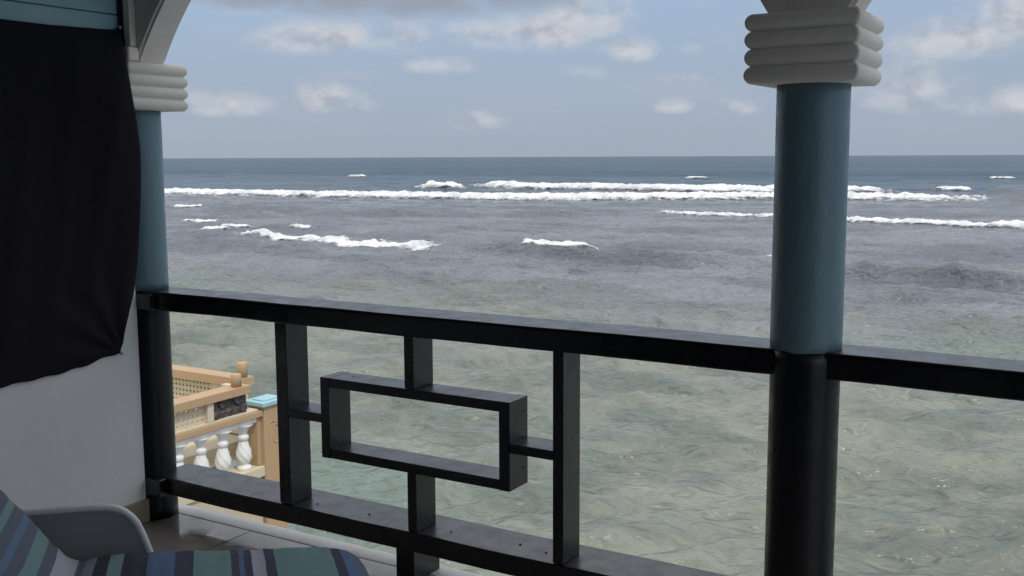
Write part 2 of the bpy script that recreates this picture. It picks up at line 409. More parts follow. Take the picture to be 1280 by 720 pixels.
def foam_mat():
    m = bpy.data.materials.new('surf_foam'); m.use_nodes = True; k = NT(m.node_tree)
    p = k.n('ShaderNodeBsdfPrincipled'); o = k.n('ShaderNodeOutputMaterial'); k.l(p.outputs[0], o.inputs[0])
    tc = k.n('ShaderNodeTexCoord').outputs['Object']
    k.l(k.mix(k.ss(k.noise(tc, .5, 5, .7), .3, .65), (.50, .53, .55, 1), (.82, .82, .82, 1)), p.inputs['Base Color'])
    p.inputs['Roughness'].default_value = .8; p.inputs['Specular IOR Level'].default_value = .2
    k.l(k.bump(k.noise(tc, 1.4, 4, .7), .5, .35), p.inputs['Normal'])
    at = k.n('ShaderNodeAttribute'); at.attribute_name = 'cover'
    k.l(k.ss(k.m('ADD', at.outputs['Fac'], k.m('MULTIPLY', k.m('SUBTRACT', k.noise(k.mapping(tc, (.5, 1, 1)), 2.2, 5, .75), .5), 1.1)), -.12, .55), p.inputs['Alpha'])
    return m
FOAM = foam_mat()
BLAB = {'long': 'longest unbroken line of white surf, lying across the whole bay', 'outer': 'thick white breaker just beyond the longest surf line',
        'reef': 'thin white surf line running shoreward of the longest breaker, beyond the blue column', 'inner': 'ragged curling white breaker nearest the beige terrace, well inside the long surf',
        'short': 'short frothy breaker on a dark swell between railing panel and blue column', 'peak': 'lone peaked whitecap beyond the long surf line',
        'far_cap': 'small flat whitecap beyond the end of the long surf line', 'small_a': 'small flat whitecap closest inside the long surf line',
        'small_b': 'small whitecap by the blue wall column, seaward of a pair', 'small_c': 'small foam streak just off the tip of the ragged breaker',
        'small_d': 'small foam streak between blue wall column and ragged breaker', 'small_e': 'faint foam streak just seaward of the ragged breaker',
        'tiny_a': 'tiny whitecap out towards the horizon, past the lone peaked whitecap', 'tiny_b': 'tiny whitecap near the horizon beside the blue column',
        'tiny_c': 'tiny whitecap near the horizon past the small flat whitecap',
        'small_f': 'tiny fleck of foam beside the blue column'}
def build_breaker(nm, pts, H, wd, thr, seed):
    P = np.array([sea_pt(*p) for p in pts]); seg = np.linalg.norm(np.diff(P, axis=0), axis=1); L = seg.sum(); cum = np.concatenate([[0], np.cumsum(seg)])
    dist = np.linalg.norm(P.mean(0)); st = max(.12, dist * .0016)
    n = int(min(900, max(60, L / st))); mrow = 34
    t = np.linspace(0, L, n); cx = np.interp(t, cum, P[:, 0]); cy = np.interp(t, cum, P[:, 1])
    ker = np.ones(max(3, n // 14)) / max(3, n // 14)
    tx = np.gradient(cx); ty = np.gradient(cy); ll = np.hypot(tx, ty); nx = -ty / ll; ny = tx / ll
    if ny.mean() < 0: nx, ny = -nx, -ny
    wig = (fbm(t / (wd * 1.6), t * 0 + seed, seed, 3) - .45) * wd * .5
    cx = cx + nx * wig; cy = cy + ny * wig
    v = np.linspace(-.6, 1.0, mrow)
    X = cx[:, None] + nx[:, None] * v[None] * wd; Y = cy[:, None] + ny[:, None] * v[None] * wd
    prof = np.where(v < 0, np.exp(-(v / .24) ** 2), np.exp(-(v / .42) ** 2))[None]
    e = np.minimum(t, L - t) / L; env = sm(e, 0, .10)[:, None] * (.55 + .8 * fbm(t / (wd * 2.2), t * 0 + 2.7, seed + 9, 3))[:, None]
    lump = fbm(X / (wd * .16), Y / (wd * .16), seed + 20, 4)
    fine = fbm(X / (wd * .05), Y / (wd * .05), seed + 30, 3)
    base = sea_height(X, Y, np.full(X.shape, st * 1.2))
    edge = np.minimum(1, np.minimum((v + .6) / .2, (1.0 - v) / .3))[None]
    foam = prof * env * 1.15 + (lump - .47) * 1.1 + (fine - .45) * .8 - thr - (1 - edge) * .8
    hgt = np.where(foam > 0, np.minimum(foam, 1.0) * H, 0) + np.where(foam > -.30, .03, (foam + .30) * 1.2)
    Z = SEA + base * 1.0 + hgt
    ctr = np.array([P.mean(0)[0], P.mean(0)[1], SEA])
    o = grid_obj('breaking_wave', np.stack([X, Y, Z], -1) - ctr, FOAM, loc=ctr)
    at = o.data.attributes.new('cover', 'FLOAT', 'POINT'); at.data.foreach_set('value', foam.reshape(-1).astype(np.float32))
    tag(o, BLAB[nm], kind='structure')
for i, (nm, pts, H, wd, thr) in enumerate(BREAK): build_breaker(nm, pts, H, wd, thr, 100 + i * 17)

# ------------------------------------------------------------------ veranda shell
FL = -0.115; WX = -3.98; CEIL = 3.4
RIGHT = 0.95; BACK = -5.6
# floor: grout slab with single tiles
floor = box('floor', -4.3, RIGHT + .2, BACK - .2, .062, FL - .25, FL - .004, M['grout'], None, 0)
tag(floor, kind='structure')
tile_me = None; T = .60
for i in range(-2, 12):
    for j in range(0, 10):
        x0 = -3.45 + (i) * T; x1 = x0 + T; y1 = .060 - j * T; y0 = y1 - T
        if x0 < WX - .05: x0 = WX - .05
        if x1 - x0 < .1 or x0 > RIGHT: continue
        x1 = min(x1, RIGHT + .1)
        g = .002
        box('tile', x0 + g, x1 - g, y0 + g, y1 - g, FL - .02, FL + random.uniform(-.0004, .0004), M['tile'], floor, .0015, 1)
kerb = box('kerb', -4.3, RIGHT + .2, .0605, .165, FL - .30, FL + .0015, M['kerb'], None, .003, 2, wob=.0015); tag(kerb, kind='structure')
bm = bmesh.new()
lipP = []
for i, x in enumerate(np.linspace(-4.3, RIGHT + .2, 260)):
    e = .192 + .016 * (mnoise.noise(Vector((x * 3, 0, 0))) + .6 * mnoise.noise(Vector((x * 11, 4, 0))))
    lipP.append([(x, .150, FL - .010), (x, .168, FL - .006), (x, e - .008, FL - .010), (x, e, FL - .024), (x, e - .005, FL - .30)])
lip = grid_obj('slab_edge', np.array(lipP)[:, ::-1], M['lip']); tag(lip, kind='structure')
front = box('building_front', -4.3, RIGHT + .2, -.2, .15, -6.6, FL - .31, M['blank_wall'], None, .01)
tag(front, kind='structure')
ceil = box('ceiling', -4.5, RIGHT + .7, BACK - .3, .17, CEIL, CEIL + .2, M['ceil'], None, .01); tag(ceil, kind='structure')
bw = box('back_wall', -4.3, RIGHT + .2, BACK - .2, BACK, FL - .01, CEIL - .003, M['room'], None, 0); tag(bw, kind='structure')

rw = box('light_block_wall', RIGHT, RIGHT + .2, BACK + .003, -2.3, FL - .008, CEIL - .003, M['room'], None, 0); tag(rw, kind='structure')  # unseen wall, added to keep side light off the column fronts
# left wall with skirting, boards, trim
wall = empty('veranda_wall', (WX, -1.5, FL))
tag(wall, 'white plaster side wall with tan skirting and light blue boards, behind the black cloth', 'wall', kind='thing')
box('plaster', WX - .22, WX, BACK + .003, .08, FL - .006, 1.98, M['plaster'], wall, .006)
box('skirting', WX - .002, WX + .012, BACK + .01, -.02, FL + .001, -.004, M['baseboard'], wall, .003)
box('upper_plaster', WX - .22, WX - .03, BACK + .003, .08, 1.983, CEIL - .003, M['plaster'], wall, .004)
for i in range(10):
    z0 = 1.985 + i * .135
    if z0 + .13 > CEIL: break
    box('siding_board', WX - .028, WX - .004, BACK + .01, -.118, z0 + .001, z0 + .131, M['siding'], wall, .004)
box('gap_strip', WX - .028, WX - .010, -.116, -.084, 1.99, CEIL - .01, M['dark_trim'], wall, .001)
box('frame_upright', -3.945, -3.905, -.118, -.0815, 2.112, CEIL - .01, M['capital'], wall, .006)
box('frame_foot', WX - .02, -3.892, -.142, -.0815, 2.046, 2.110, M['capital'], wall, .012, 3)

# ------------------------------------------------------------------ columns
def capital_mesh(name, parent, hw):
    """four stacked square rolls"""
    z0, dz, n = 1.832, .0525, 4
    prof = []
    for k in range(n):
        for a in np.linspace(-68, 68, 12):
            prof.append((hw - .024 + .024 * math.cos(R(a)), z0 + dz * k + dz / 2 + dz / 2 * .99 * math.sin(R(a)) / math.sin(R(68))))
    prof = [(.06, z0)] + prof + [(.06, z0 + dz * n)]
    bm = bmesh.new(); rings = []
    for hw_, z in prof:
        rc = min(.010, hw_ * .4); ring = []
        for cx, cy, a0 in ((1, 1, 0), (-1, 1, 90), (-1, -1, 180), (1, -1, 270)):
            for s in range(6):
                a = R(a0 + 90 * s / 5)
                ring.append(bm.verts.new((cx * (hw_ - rc) + rc * math.cos(a), cy * (hw_ - rc) + rc * math.sin(a), z)))
        rings.append(ring)
    for A, B in zip(rings, rings[1:]):
        n_ = len(A)
        for i in range(n_): bm.faces.new((A[i], A[(i + 1) % n_], B[(i + 1) % n_], B[i]))
    bm.faces.new(list(reversed(rings[0]))); bm.faces.new(rings[-1])
    for v in bm.verts:
        q = v.co * 9; v.co += Vector((mnoise.noise(q), mnoise.noise(q + Vector((3, 7, 1))), .6 * mnoise.noise(q + Vector((11, 2, 5))))) * .0035
    return from_bm(name, bm, M['capital'], parent, True)
def column(xc, label):
    c = empty('column', (xc, 0, 0)); c.location.z = FL
    tag(c, label, 'column', 'round veranda columns', 'thing')
    seg = 64
    def ring_r(a, z): return 1 + .006 * mnoise.noise(Vector((math.cos(a) * 2, math.sin(a) * 2, z * 3 + xc)))
    lo = lathe('lower_shaft', [(.1105, z) for z in np.linspace(FL, .999, 24)], M['black_post'], c, seg, (0, 0, -FL), True, ring_r)
    lo['label'] = 'black painted lower half of the column'
    bmr = [(.1125, z) for z in np.linspace(.9965, 1.834, 26)]
    us = lathe('upper_shaft', bmr, M['blue'], c, seg, (0, 0, -FL), True, ring_r)
    for v in us.data.vertices:
        if v.co.z < 1.0: v.co.z += .006 * mnoise.noise(Vector((v.co.x * 40, v.co.y * 40, xc))) + .002
    us['label'] = 'grey blue painted upper half of the column'
    cp = capital_mesh('capital', c, .172); cp.location = (0, 0, -FL)
    cp['label'] = 'cream white capital of four stacked square rolls'
    return c
XL, XR, XN = -4.036, -.886, 0.85
column(XL, 'blue and black round column set into the white wall beside black cloth')
column(XR, 'blue and black round column standing free midway along the railing')

def arch(xa, xb, label):
    """segmental arch wall over one bay, Y -0.08..0.08"""
    a = xa + .125; b = xb - .125; half = (b - a) / 2; mid = (a + b) / 2
    Rr = half / math.sin(R(60)); zc = 2.043 - Rr * math.cos(R(60)); top = CEIL - .004
    arc = [(mid + Rr * math.sin(R(t)), zc + Rr * math.cos(R(t))) for t in np.linspace(-60, 60, 49)]
    bm = bmesh.new()
    for y in (-.08, .08):
        pass
    lo_f = [bm.verts.new((x - mid, -.08, z)) for x, z in arc]; lo_b = [bm.verts.new((x - mid, .08, z)) for x, z in arc]
    xs = [xa + .0003] + [x for x, z in arc[1:-1]] + [xb - .0003]
    hi_f = [bm.verts.new((x - mid, -.08, top)) for x in xs]; hi_b = [bm.verts.new((x - mid, .08, top)) for x in xs]
    # side feet on the capitals
    ends = []
    for x, i in ((xa + .0003, 0), (xb - .0003, -1)):
        ends.append((bm.verts.new((x - mid, -.08, 2.043)), bm.verts.new((x - mid, .08, 2.043))))
    n = len(arc)
    for i in range(n - 1):
        bm.faces.new((lo_f[i], lo_f[i + 1], hi_f[i + 1], hi_f[i])); bm.faces.new((lo_b[i + 1], lo_b[i], hi_b[i], hi_b[i + 1]))
        bm.faces.new((lo_f[i + 1], lo_f[i], lo_b[i], lo_b[i + 1])); bm.faces.new((hi_f[i], hi_f[i + 1], hi_b[i + 1], hi_b[i]))
    (ef, eb), (gf, gb) = ends
    bm.faces.new((ef, lo_f[0], hi_f[0])); bm.faces.new((lo_b[0], eb, hi_b[0])); bm.faces.new((ef, eb, lo_b[0], lo_f[0])); bm.faces.new((ef, hi_f[0], hi_b[0], eb))
    bm.faces.new((lo_f[-1], gf, hi_f[-1])); bm.faces.new((gb, lo_b[-1], hi_b[-1])); bm.faces.new((lo_f[-1], lo_b[-1], gb, gf)); bm.faces.new((gf, gb, hi_b[-1], hi_f[-1]))
    bmesh.ops.recalc_face_normals(bm, faces=bm.faces)
    eds = [e for e in bm.edges if len(e.link_faces) == 2 and ((e.verts[0] in lo_f and e.verts[1] in lo_f) or (e.verts[0] in lo_b and e.verts[1] in lo_b))]
    bmesh.ops.bevel(bm, geom=eds, offset=.012, segments=2, affect='EDGES')
    o = from_bm('arch', bm, M['capital'], None, False, (mid, 0, 0))
    tag(o, label, 'arch', 'veranda arches'); return o
arch(XL, XR, 'cream arch springing from the wall column to the free standing column')
column(XN, 'blue and black round column at the open end of the veranda')
arch(XR, XN, 'cream arch springing from the free standing column away from the wall')

# ------------------------------------------------------------------ railings
def rail_pair(root, x0, x1):
    tr = box('top_rail', x0, x1, -.070, .100, .912, .992, M['black'], root, .007, 3, wob=.0035)
    box('rail_cap', x0, x1, -.078, .106, .9935, 1.000, M['black'], root, .003, 2, wob=.0030)
    br = box('bottom_rail', x0, x1, -.055, .172, .022, .105, M['black'], root, .007, 3, wob=.004)
    return tr, br
rl = empty('railing', (-2.45, .03, FL))
tag(rl, 'black railing with interlocking box panel between the wall and the blue column', 'railing', 'black veranda railings')
tr, br = rail_pair(rl, WX + .002, XR - .02)
box('end_block', WX - .001, WX + .100, -.096, .120, .914, .986, M['black'], rl, .005, 3)
box('end_block', WX - .001, WX + .100, -.096, .178, .016, .100, M['black'], rl, .006, 3)
Y0, Y1 = -.050, .085
B = lambda nm, x0, x1, z0, z1, e=0.0: box(nm, x0, x1, Y0 - e, Y1 + e, z0, z1, M['black'], rl, .0025, 2)
B('upright', -3.155, -3.090, .1062, .911); B('upright', -1.788, -1.744, .1062, .911)
B('box_side', -2.904, -2.857, .349, .697, .002); B('box_side', -2.020, -1.973, .349, .697, .002)
B('box_board', -2.8565, -2.0205, .655, .696); B('box_board', -2.8565, -2.0205, .350, .391)
B('stub', -2.463, -2.417, .6972, .911); B('stub', -2.457, -2.413, .1062, .3488)
B('arm', -3.0895, -2.9048, .498, .537); B('arm', -1.9722, -1.7885, .500, .537)
box('support', -2.522, -2.432, -.048, .135, FL, .0215, M['black'], rl, .003)
def screw(x, y, z, n=(0, 0, 1), r=.0045):
    bm = bmesh.new(); bmesh.ops.create_cone(bm, cap_ends=True, segments=10, radius1=r, radius2=r * .7, depth=.0025)
    o = from_bm('screw', bm, M['screw'], rl); o.rotation_euler = Vector(n).to_track_quat('Z', 'Y').to_euler(); o.location = Vector((x, y, z)) - tot(rl)
for x, y in ((-3.0, .02), (-2.30, .03), (-1.99, .055), (-2.72, .03), (-1.86, .03)): screw(x, y, .1065, (0, 0, 1), .006)
for y, z in ((-.03, .125), (.0, .13), (.055, .135), (.02, .118)): screw(-1.7435, y, z, (1, 0, 0), .004)
for z in (.42, .645): screw(-1.9725 + .0015, .05, z, (1, 0, 0), .004)
screw(-2.79, .03, .6965, (0, 0, 1), .005)
r2 = empty('railing', ((XR + RIGHT) / 2, .03, FL))
tag(r2, 'plain black railing running on from the far side of the blue column', 'railing', 'black veranda railings')
rail_pair(r2, XR + .02, XN - .02)
box('upright', .10, .15, Y0, Y1, .1062, .911, M['black'], r2, .0025)

# ------------------------------------------------------------------ black cloth on the wall
# free right edge of the cloth: height, Y, distance off the wall (it hangs out over the capital)
EDGE = np.array([(2.188, -0.121, 0.014), (2.101, -0.154, 0.07), (2.009, -0.181, 0.118), (1.923, -0.168, 0.122), (1.836, -0.152, 0.122), (1.748, -0.134, 0.115), (1.659, -0.122, 0.108), (1.57, -0.119, 0.1), (1.425, -0.124, 0.09), (1.279, -0.129, 0.075), (1.132, -0.134, 0.06), (0.992, -0.148, 0.045), (0.875, -0.174, 0.03), (0.802, -0.191, 0.02), (0.73, -0.21, 0.014)])
def build_cloth():
    nu, nv = 150, 160
    U = np.linspace(0, 1, nu)[:, None] + np.zeros((1, nv)); V = np.linspace(0, 1, nv)[None, :] + np.zeros((nu, 1))
    # right edge (u=1): pinned corners, bulging over the column in between
    zt_r, zb_r = 2.188, .727
    zz_r = zb_r + (zt_r - zb_r) * V
    bul = np.interp(zz_r, EDGE[::-1, 0], EDGE[::-1, 1]); outX = np.interp(zz_r, EDGE[::-1, 0], EDGE[::-1, 2])
    yl = -1.9; zl_t = 2.15; zl_b = .62
    Yc = yl + (bul - yl) * U
    top = np.interp(U, [0, .66, .80, .97, 1], [2.13, 2.172, 2.172, 2.182, 2.19]); bot = np.interp(U, [0, .66, .80, .88, .955, 1], [.625, .680, .684, .694, .716, .727])
    bot = bot + .003 * np.sin(U * 75)
    Zc = bot + (top - bot) * V
    Xc = WX + .014 + (outX - .014) * np.exp(-((1 - U) / .16) ** 2)
    fold = np.sin((Yc * 1.0 + (2.2 - Zc) * .16) * 34 + 2.5 * fbm(Yc * 2 + 5, Zc * 1.2, 60, 3)) * .5 + .5
    Xc += .010 * fold ** 2 * .6 * (.3 + .7 * np.sin(np.pi * V)) + .03 * (fbm(Yc * 3 + 9, Zc * 1.1, 70, 3) - .3) * np.sin(np.pi * V) ** .6
    # pulls radiating from the lower pinned corner
    dy = -(Yc + .21); dz = Zc - .727; ang = np.arctan2(dz, dy + .01); rr = np.hypot(dy, dz)
    Xc += .007 * np.sin(ang * 13) * np.exp(-(rr / .4) ** 2) * sm(rr, .0, .08)
    P = np.stack([Xc, Yc, Zc], -1); ctr = np.array([WX, -.9, .7])
    o = grid_obj('hanging_cloth', (P - ctr)[::-1], M['cloth'], loc=ctr)
    s = o.modifiers.new('thickness', 'SOLIDIFY'); s.thickness = .0015
    tag(o, 'large black cloth pinned by its corners over the white side wall', 'cloth')
    for y, z in ((-.127, 2.196), (-.208, .724)):
        pr = [(.0035, -.015), (.0035, .010), (.0085, .010), (.0085, .014), (.005, .016)]
        n = lathe('nail', pr, M['nail'], o, 14); n.rotation_euler = (0, R(90), 0); n.location = Vector((WX + .013, y, z)) - Vector(ctr)
build_cloth()

# ------------------------------------------------------------------ sun lounger and its striped cushion
wv = Vector((-.734, .679, 0)); Lv = Vector((.679, .734, 0)); J = Vector((-3.003, -1.182, .25)); WID = .56
rz = math.atan2(Lv.y, Lv.x)
def build_cushion():
    th = .062
    # centre line of the pad's top surface in (along, up); s is the running length
    bl = .70; ba = R(53.5)
    line = []
    for t in np.linspace(1, 0.09, 26): line.append((-.002 - math.cos(ba) * bl * t, .012 + math.sin(ba) * bl * t))
    line += [(-.022, .042), (-.005, .024), (.022, .022)]
    for t, z in ((.06, .029), (.12, .032), (.18, .030), (.24, .028), (.30, .024), (.36, .019), (.42, .014), (.50, .007), (.58, .001), (.66, -.005), (.74, -.013), (.82, -.022), (.88, -.033), (.925, -.055), (.955, -.085), (.972, -.115)):
        line.append((t, z))
    line = np.array(line); s = np.concatenate([[0], np.cumsum(np.linalg.norm(np.diff(line, axis=0), axis=1))])
    sj = s[28]; fs = np.linspace(0, s[-1], 170); lx = np.interp(fs, s, line[:, 0]); lz = np.interp(fs, s, line[:, 1])
    ker = np.ones(5) / 5
    lx[2:-2] = np.convolve(lx, ker, 'valid'); lz[2:-2] = np.convolve(lz, ker, 'valid')
    tx = np.gradient(lx); tz = np.gradient(lz); q = np.hypot(tx, tz); nx, nz = -tz / q, tx / q
    # cross-section: superellipse-like pillow section round the width
    ncs = 56; a = np.linspace(0, 2 * np.pi, ncs, endpoint=True)
    cw = np.sign(np.cos(a)) * np.abs(np.cos(a)) ** .35; ch = np.sign(np.sin(a)) * np.abs(np.sin(a)) ** .55
    P = np.zeros((len(fs), ncs, 3)); UV = np.zeros((len(fs), ncs, 2))
    for i in range(len(fs)):
        e = min(fs[i], fs[-1] - fs[i]); r_ = min(1, (e / .035)) ** .5 if e < .035 else 1
        r_ = max(r_, .05)
        wdt = WID / 2 * (1 - .018 * (1 - r_))
        y = -WID / 2 + cw * wdt + .006 * math.sin(fs[i] * 9)
        crown = .010 * (1 - (cw) ** 2)
        h = (-th / 2 + ch * th / 2 * r_) + crown
        wr = np.array([.0040 * mnoise.noise(Vector((fs[i] * 7 + yy * 3, yy * 16, 2))) + .0045 * mnoise.noise(Vector((fs[i] * 30, yy * 9, 5))) for yy in y])
        h = h + wr * (ch > -.2)
        P[i, :, 0] = lx[i] + nx[i] * h; P[i, :, 1] = y; P[i, :, 2] = lz[i] + nz[i] * h
        UV[i, :, 0] = (fs[i] - sj); UV[i, :, 1] = y
    m = bpy.data.materials.new('striped_canvas'); m.use_nodes = True; k = NT(m.node_tree)
    p = k.n('ShaderNodeBsdfPrincipled'); o_ = k.n('ShaderNodeOutputMaterial'); k.l(p.outputs[0], o_.inputs[0])
    uv = k.n('ShaderNodeUVMap'); uv.uv_map = 'UVMap'; sx = k.n('ShaderNodeSeparateXYZ'); k.l(uv.outputs[0], sx.inputs[0])
    tc = k.n('ShaderNodeTexCoord').outputs['Object']
    f = k.m('ADD', k.m('ADD', sx.outputs[0], 1.0), k.m('MULTIPLY', k.m('SUBTRACT', k.noise(tc, 14, 3, .5), .5), .006))
    ramp = k.n('ShaderNodeValToRGB'); ramp.color_ramp.interpolation = 'CONSTANT'; k.l(k.m('DIVIDE', f, 2.2), ramp.inputs[0])
    NV = (.038, .044, .085); GN = (.105, .13, .18); TE = (.17, .30, .30); BL = (.085, .15, .30); LG = (.42, .43, .50); DK = (.020, .022, .042); GB = (.20, .24, .32); SB = (.12, .19, .31)
    bands = [(-1, GN), (-.62, LG), (-.55, GN), (-.50, TE), (-.44, GN), (-.335, TE), (-.310, GN), (-.262, SB), (-.243, GN), (-.196, TE), (-.148, GN), (-.100, LG), (-.020, GN),
             (.010, GB), (.047, DK), (.085, TE), (.129, DK), (.209, BL), (.292, NV), (.350, TE), (.474, NV), (.500, BL), (.518, NV), (.541, LG), (.583, NV), (.624, TE), (.820, NV), (.855, BL), (.892, GN), (.97, GN)]
    cr = ramp.color_ramp
    while len(cr.elements) > 1: cr.elements.remove(cr.elements[-1])
    cr.elements[0].position = 0; cr.elements[0].color = (*bands[0][1], 1)
    for pos, c in bands[1:]:
        el = cr.elements.new((pos + 1) / 2.2); el.color = (*c, 1)
    k.l(k.mix(k.noise(tc, 5, 4, .6), ramp.outputs[0], k.mix(.18, ramp.outputs[0], (.3, .3, .3, 1))), p.inputs['Base Color'])
    p.inputs['Roughness'].default_value = .85; p.inputs['Specular IOR Level'].default_value = .25
    weave = k.noise(tc, 420, 2, .5); cre = k.noise(k.mapping(tc, (1, 2.4, 1)), 16, 4, .6, .6)
    k.l(k.bump(weave, .25, .001, k.bump(cre, .45, .006)), p.inputs['Normal'])
    o = grid_obj('lounger_cushion', P, m, uv=UV, loc=J); o.rotation_euler = (0, 0, rz)
    tag(o, 'folded blue, teal and grey striped pad lying on the white lounger', 'cushion')
build_cushion()
def build_lounger():
    root = empty('sun_lounger', (J.x, J.y, FL), rz); zf = J.z - FL     # local: x along, y across (0 = far edge), z up from floor
    tag(root, 'white plastic sun lounger with curved side arms under the striped pad', 'lounger')
    def lbox(nm, x0, x1, y0, y1, z0, z1, b=.012):
        bm = bmesh.new(); bmesh.ops.create_cube(bm, size=1)
        for v in bm.verts: v.co = Vector(((x0 + x1) / 2 + v.co.x * (x1 - x0), (y0 + y1) / 2 + v.co.y * (y1 - y0), (z0 + z1) / 2 + v.co.z * (z1 - z0)))
        bevel(bm, b, 3); return from_bm(nm, bm, M['plastic'], root)
    zs = zf - .115
    for y0 in (-.03, -WID - .01): lbox('side_rail', -.05, .86, y0, y0 + .04, zs, zs + .045)
    for i in range(9): lbox('seat_slat', .02 + i * .093, .092 + i * .093, -WID + .033, -.033, zs + .02, zs + .042, .006)
    # reclined back frame with slats
    ba = R(53.5); bx, bz = -math.cos(ba), math.sin(ba)
    for y in (-.035, -WID + .035):
        tube('back_rail', [(-.02, y, zs + .03), (-.02 + bx * .76 - .05, y, zs + .03 + bz * .76)], .018, M['plastic'], root)
    for i in range(7):
        t = .10 + i * .095; o = lbox('back_slat', -.035, .035, -WID + .04, -.04, -.008, .008, .005)
        o.rotation_euler = (0, ba, 0); o.location = (-.055 + bx * t, 0, zs + .03 + bz * t)
    # arms: panel with rounded front and a rolled rim, one on each side
    pts = [(-.42, .168), (-.30, .171), (-.167, .173), (-.042, .172), (.04, .170), (.095, .166), (.125, .158), (.150, .146), (.172, .126), (.190, .100), (.206, .060), (.222, .010), (.245, -.075)]
    for y in (.07, -WID - .07):
        bm = bmesh.new(); vs = {}
        n = len(pts); A = []; Bv = []; C2 = []; D = []
        for x, z in pts:
            A.append(bm.verts.new((x, y - .006, zf + z))); Bv.append(bm.verts.new((x, y + .006, zf + z)))
            C2.append(bm.verts.new((x - .01, y - .006, zf - .10))); D.append(bm.verts.new((x - .01, y + .006, zf - .10)))
        for i in range(n - 1):
            bm.faces.new((A[i], C2[i], C2[i + 1], A[i + 1])); bm.faces.new((Bv[i + 1], D[i + 1], D[i], Bv[i])); bm.faces.new((A[i + 1], Bv[i + 1], Bv[i], A[i])); bm.faces.new((C2[i], D[i], D[i + 1], C2[i + 1]))
        bm.faces.new((A[0], Bv[0], D[0], C2[0])); bm.faces.new((A[-1], C2[-1], D[-1], Bv[-1]))
        bmesh.ops.recalc_face_normals(bm, faces=bm.faces)
        pan = from_bm('arm_panel', bm, M['grey_plastic'], root); pan['label'] = 'grey infill of the lounger arm'
        cv = []
        for i in range(len(pts) - 1):
            for t in (0, .34, .67): cv.append((pts[i][0] * (1 - t) + pts[i + 1][0] * t, y, zf + pts[i][1] * (1 - t) + pts[i + 1][1] * t))
        cv.append((pts[-1][0], y, zf + pts[-1][1]))
        tube('arm_rim', cv, .0125, M['plastic'], pan)
        # the arm's foot ties it to the side rail
        yy0, yy1 = (.005, .065) if y > 0 else (-WID - .065, -WID - .005)
        lbox('arm_bracket', -.02, .20, yy0, yy1, zs + .006, zs + .035, .005)
    for x in (.06, .78):
        for y in (-.015, -WID + .015):
            bm = bmesh.new(); bmesh.ops.create_cube(bm, size=1)
            for v in bm.verts:
                k = .024 if v.co.z > 0 else .017
                v.co = Vector((x + v.co.x * 2 * k + (.03 if v.co.z < 0 and x > .5 else 0), y + v.co.y * 2 * k, zs / 2 + .003 + v.co.z * (zs - .0)))
            for v in bm.verts: v.co.z = max(v.co.z, .001)
            bevel(bm, .006, 2); from_bm('leg', bm, M['plastic'], root)
build_lounger()

